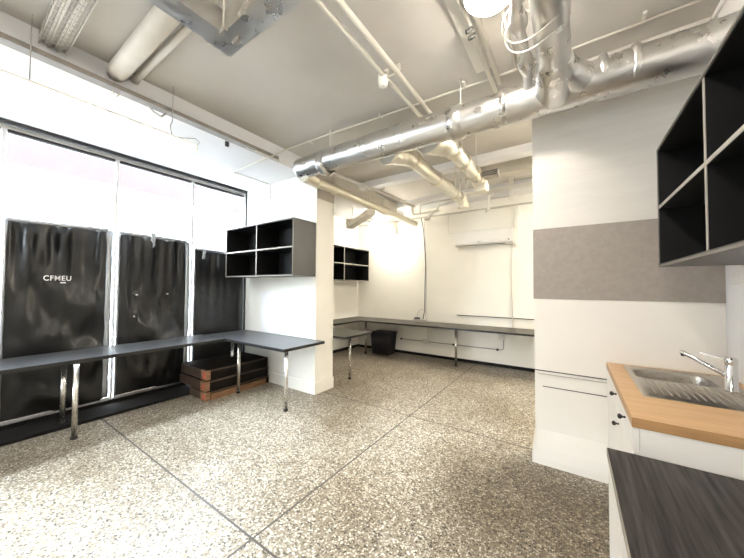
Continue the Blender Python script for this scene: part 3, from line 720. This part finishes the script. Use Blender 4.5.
for lx, ly, lb in ((-.365, 1.70, 'round glowing lamp on the ceiling beside the twin conduits'), (-.40, -.45, 'round glowing ceiling lamp behind the camera')):
    ol = thing('ceiling_lamp', lb, 'lamp', (lx, ly, 2.95), 'round ceiling lamps')
    MB().lathe((lx, ly, ZC), [(.10, 0), (.14, -.03), (.142, -.112), (.136, -.114), (.130, -.05)], 32).build('base', M['batten'], ol)
    MB().lathe((lx, ly, ZC - .04), [(.112, -.012), (.126, -.035), (.120, -.075), (.10, -.11), (.06, -.137), (.015, -.147)], 32).build('diffuser', M['lamp' if ly > 0 else 'lamp_near'], ol)
tube_light('tube_light', 'unseen tube light added behind the partition to brighten the back room', (.5, 4.84, 2.78), (1.7, 4.84, 2.78), M['added_tube_back'], [[(.6, 4.84, 2.80), (.6, 4.84, ZC)], [(1.6, 4.84, 2.80), (1.6, 4.84, ZC)]], (1.1, 4.84, 2.76))  # added lamp, out of view, that brightens the far wall
bt = thing('twin_conduit', 'pair of pale conduits on the ceiling next to the round lamp', 'conduit', (-.5, 1.6, 3.08))
for x, y1 in ((-.535, 2.72), (-.485, 2.60)): MB().tube([(x, -2.4, 3.11), (x, y1, 3.11)], .017, 12).build('conduit', M['conduit'], bt)
MB().bar((-.55, -2.4, 3.148), (-.55, 2.42, 3.148), .15, .02, .002).build('backing_strip', M['conduit'], bt)
for yy in (1.92, 1.98): MB().tube([(-.565, yy, 3.085), (-.54, yy, 3.085), (-.52, yy, 3.10)], .014, 10).build('clip', M['cable'], bt)
tc = MB().tube([(-.345, 1.8, 3.145), (-.35, 2.51, 3.145)], .011, 10).build('conduit', M['conduit']); tag(tc, 'short thin conduit on the ceiling right of the round lamp', 'conduit')
def ceiling_conduit(x, label):
    t = thing('conduit', label, 'conduit', (x, .5, 3.08), 'paired ceiling conduits')
    MB().tube([(x, -2.4, 3.105), (x, 2.95, 3.105)], .019, 12).build('pipe', M['conduit'], t)
    for k in range(7): MB().bar((x - .03, -1.9 + k * .78, 3.135), (x + .03, -1.9 + k * .78, 3.135), .02, .05, .003).build('saddle', M['conduit'], t)
    return t
ca = ceiling_conduit(-1.235, 'ceiling conduit carrying the small junction box, left of its twin')
MB().lathe((-1.25, 1.99, 3.03), [(.02, -.01), (.035, .0), (.04, .03), (.04, .09), (.03, .1)], 20).build('junction_box', M['pipe_white'], ca)
MB().tube([(-1.25, 1.99, 3.08), (-1.12, 2.0, 3.10)], .008, 8).build('link', M['conduit'], ca)
ceiling_conduit(-1.13, 'ceiling conduit running right beside the one with the junction box')
# detector line: conduit from the pier across the room
dl = thing('cross_conduit', 'thin conduit from the white pier across the ceiling above the big duct', 'conduit', (-1.5, 2.2, 2.93))
MB().tube([(-3.745, YN - .02, 2.72), (-3.745, YN - .02, 2.935), (-3.745, 2.75, 2.934), (-3.745, 2.21, 2.934), (-3.72, 2.2, 2.934), (-3.005, 2.19, 2.934), (-2.985, 2.21, 2.95), (-2.975, 2.44, 3.13), (-2.94, 2.46, 3.147), (-.25, 2.565, 3.147), (.785, 2.54, 3.147)], .009, 10).build('pipe', M['conduit'], dl)
for x in (-2.6, -1.6, -.75, .4): MB().bar((x - .01, 2.505, 3.15), (x + .01, 2.505, 3.15), .07, .018, .002).build('saddle', M['conduit'], dl)
# trays and big pipes at left
ct = thing('cable_tray', 'long dusty cable tray along the edge of the window soffit', 'cable tray', (-3.0, .2, 2.95))
MB().box((XS + .001, -2.5, 2.95), (XS + .012, 2.36, 3.02)).box((XS + .001, -2.5, 2.945), (XS + .085, 2.0, 2.952)).box((XS + .08, -2.5, 2.945), (XS + .086, 2.0, 2.975)).build('tray', M['tray'], ct)
for k, (dx, dz, r) in enumerate(((.025, .966, .010), (.048, .965, .012), (.068, .964, .008), (.04, .985, .009))):
    MB().tube([(XS + dx + .004 * math.sin(i * 1.3 + k), -2.5 + i * .225, 2 + dz + .004 * math.sin(i * .9 + k * 2)) for i in range(21)], r, 8).build('cable', M['cable'] if k == 1 else M['cablegrey'], ct)
MB().tube([(XS + .03, 1.9, 2.955), (XS + .03, 2.35, 2.955)], .013, 8).build('end_conduit', M['conduit'], ct)
MB().tube([(XS + .03, .98, 2.95), (XS + .05, 1.02, 2.90), (XS + .04, 1.08, 2.89), (XS + .03, 1.12, 2.94)], .008, 8).build('cable_loop', M['cablegrey'], ct)
MB().tube([(XS + .02, .80, 2.95), (XS - .0, .78, 2.915), (XS + .02, .75, 2.94)], .007, 8).build('cable_loop', M['conduit'], ct)
MB().tube([(XS + .09, 1.0, 2.955), (XS + .09, 1.14, 2.955)], .02, 8).build('coupling', M['tray'], ct)
hk = box((-3.06, 1.70, 2.90), (-3.035, 1.735, 2.95), .004).build('ceiling_hook', M['cable']); tag(hk, 'small dark hook under the window soffit', 'hook')
rp = thing('round_pipe', 'thick pale round pipe under the ceiling at upper left', 'pipe', (-2.2, .8, 2.98))
MB().tube([(-2.99, .765, 3.085), (-2.9, .765, 3.085), (-1.45, .765, 3.085)], [.060, .066, .066], 28).build('run', M['pipe'], rp)
MB().tube([(XS + .002, .765, 3.085), (-2.985, .765, 3.085)], .045, 20).build('stub', M['pipe'], rp)
tp2 = MB().tube([(XS + .002, .895, 3.11), (-1.75, .895, 3.11)], .024, 14).build('thin_pipe', M['pipe']); tag(tp2, 'thin pale pipe beside the thick round pipe', 'pipe')
MB().tube([(XS + .01, .895, 3.11), (XS + .03, .895, 3.11)], .032, 14).build('collar', M['pipe'], tp2)
mt = thing('wire_mesh_tray', 'wire mesh cable tray full of pale cables at the top left ceiling', 'cable tray', (-2.3, .43, 3.05))
mw = MB()
for i in range(28): mw.tube([(XS + .03 + i * .06, .355, 3.12), (XS + .03 + i * .06, .355, 3.06), (XS + .03 + i * .06, .49, 3.06), (XS + .03 + i * .06, .49, 3.12)], .003, 6)
for yy, zz in ((.355, 3.12), (.355, 3.06), (.40, 3.057), (.445, 3.057), (.49, 3.06), (.49, 3.12)): mw.tube([(XS + .01, yy, zz), (-1.36, yy, zz)], .003, 6)
mw.build('mesh', M['pipe'], mt)
for k in range(7):
    yy = .368 + k * .018
    MB().tube([(XS + .02 + i * .2, yy + .003 * math.sin(i + k), 3.071 + .003 * (k % 2)) for i in range(9)], .0085, 8).build('cable', M['pipe'] if k % 3 else M['cablegrey'], mt)
# ------------------------------------------------------------------ light from outside
w = bpy.data.worlds.new('sky'); S.world = w; w.use_nodes = True
bg = w.node_tree.nodes['Background']; bg.inputs[0].default_value = (.82, .91, 1., 1); bg.inputs[1].default_value = 31.
for nm, y0, y1, z0, z1 in (('window_portal', -2.2, 2.86, 1.9, 2.9),):
    L = bpy.data.lights.new(nm, 'AREA'); L.shape = 'RECTANGLE'; L.size = y1 - y0; L.size_y = z1 - z0
    L.cycles.is_portal = True
    o = bpy.data.objects.new(nm, L); COL.objects.link(o); o.location = (XG - .06, (y0 + y1) / 2, (z0 + z1) / 2)
    o.rotation_euler = Matrix(((0, 0, -1), (1, 0, 0), (0, -1, 0))).to_euler()

# ------------------------------------------------------------------ camera
f, yaw, pit, rol = 296.28, math.radians(34.083), math.radians(1.642), math.radians(.358)
cy, sy, cp, sp, cr, sr = math.cos(yaw), math.sin(yaw), math.cos(pit), math.sin(pit), math.cos(rol), math.sin(rol)
fw = V((-sy * cp, cy * cp, sp)); rt = V((cy, sy, 0)); u = rt.cross(fw)
r2 = rt * cr + u * sr; u2 = u * cr - rt * sr
cam = bpy.data.cameras.new('camera'); cam.sensor_width = 36; cam.lens = 36 * f / 744; cam.clip_start = .02
co = bpy.data.objects.new('camera', cam); COL.objects.link(co)
m = Matrix((r2, u2, -fw)).transposed().to_4x4(); m.translation = V((0, 0, 1.4)); co.matrix_world = m
S.camera = co
S.view_settings.view_transform = 'Standard'; S.view_settings.look = 'None'; S.view_settings.gamma = 1
S.view_settings.use_curve_mapping = False
S.view_settings.exposure = 1.15
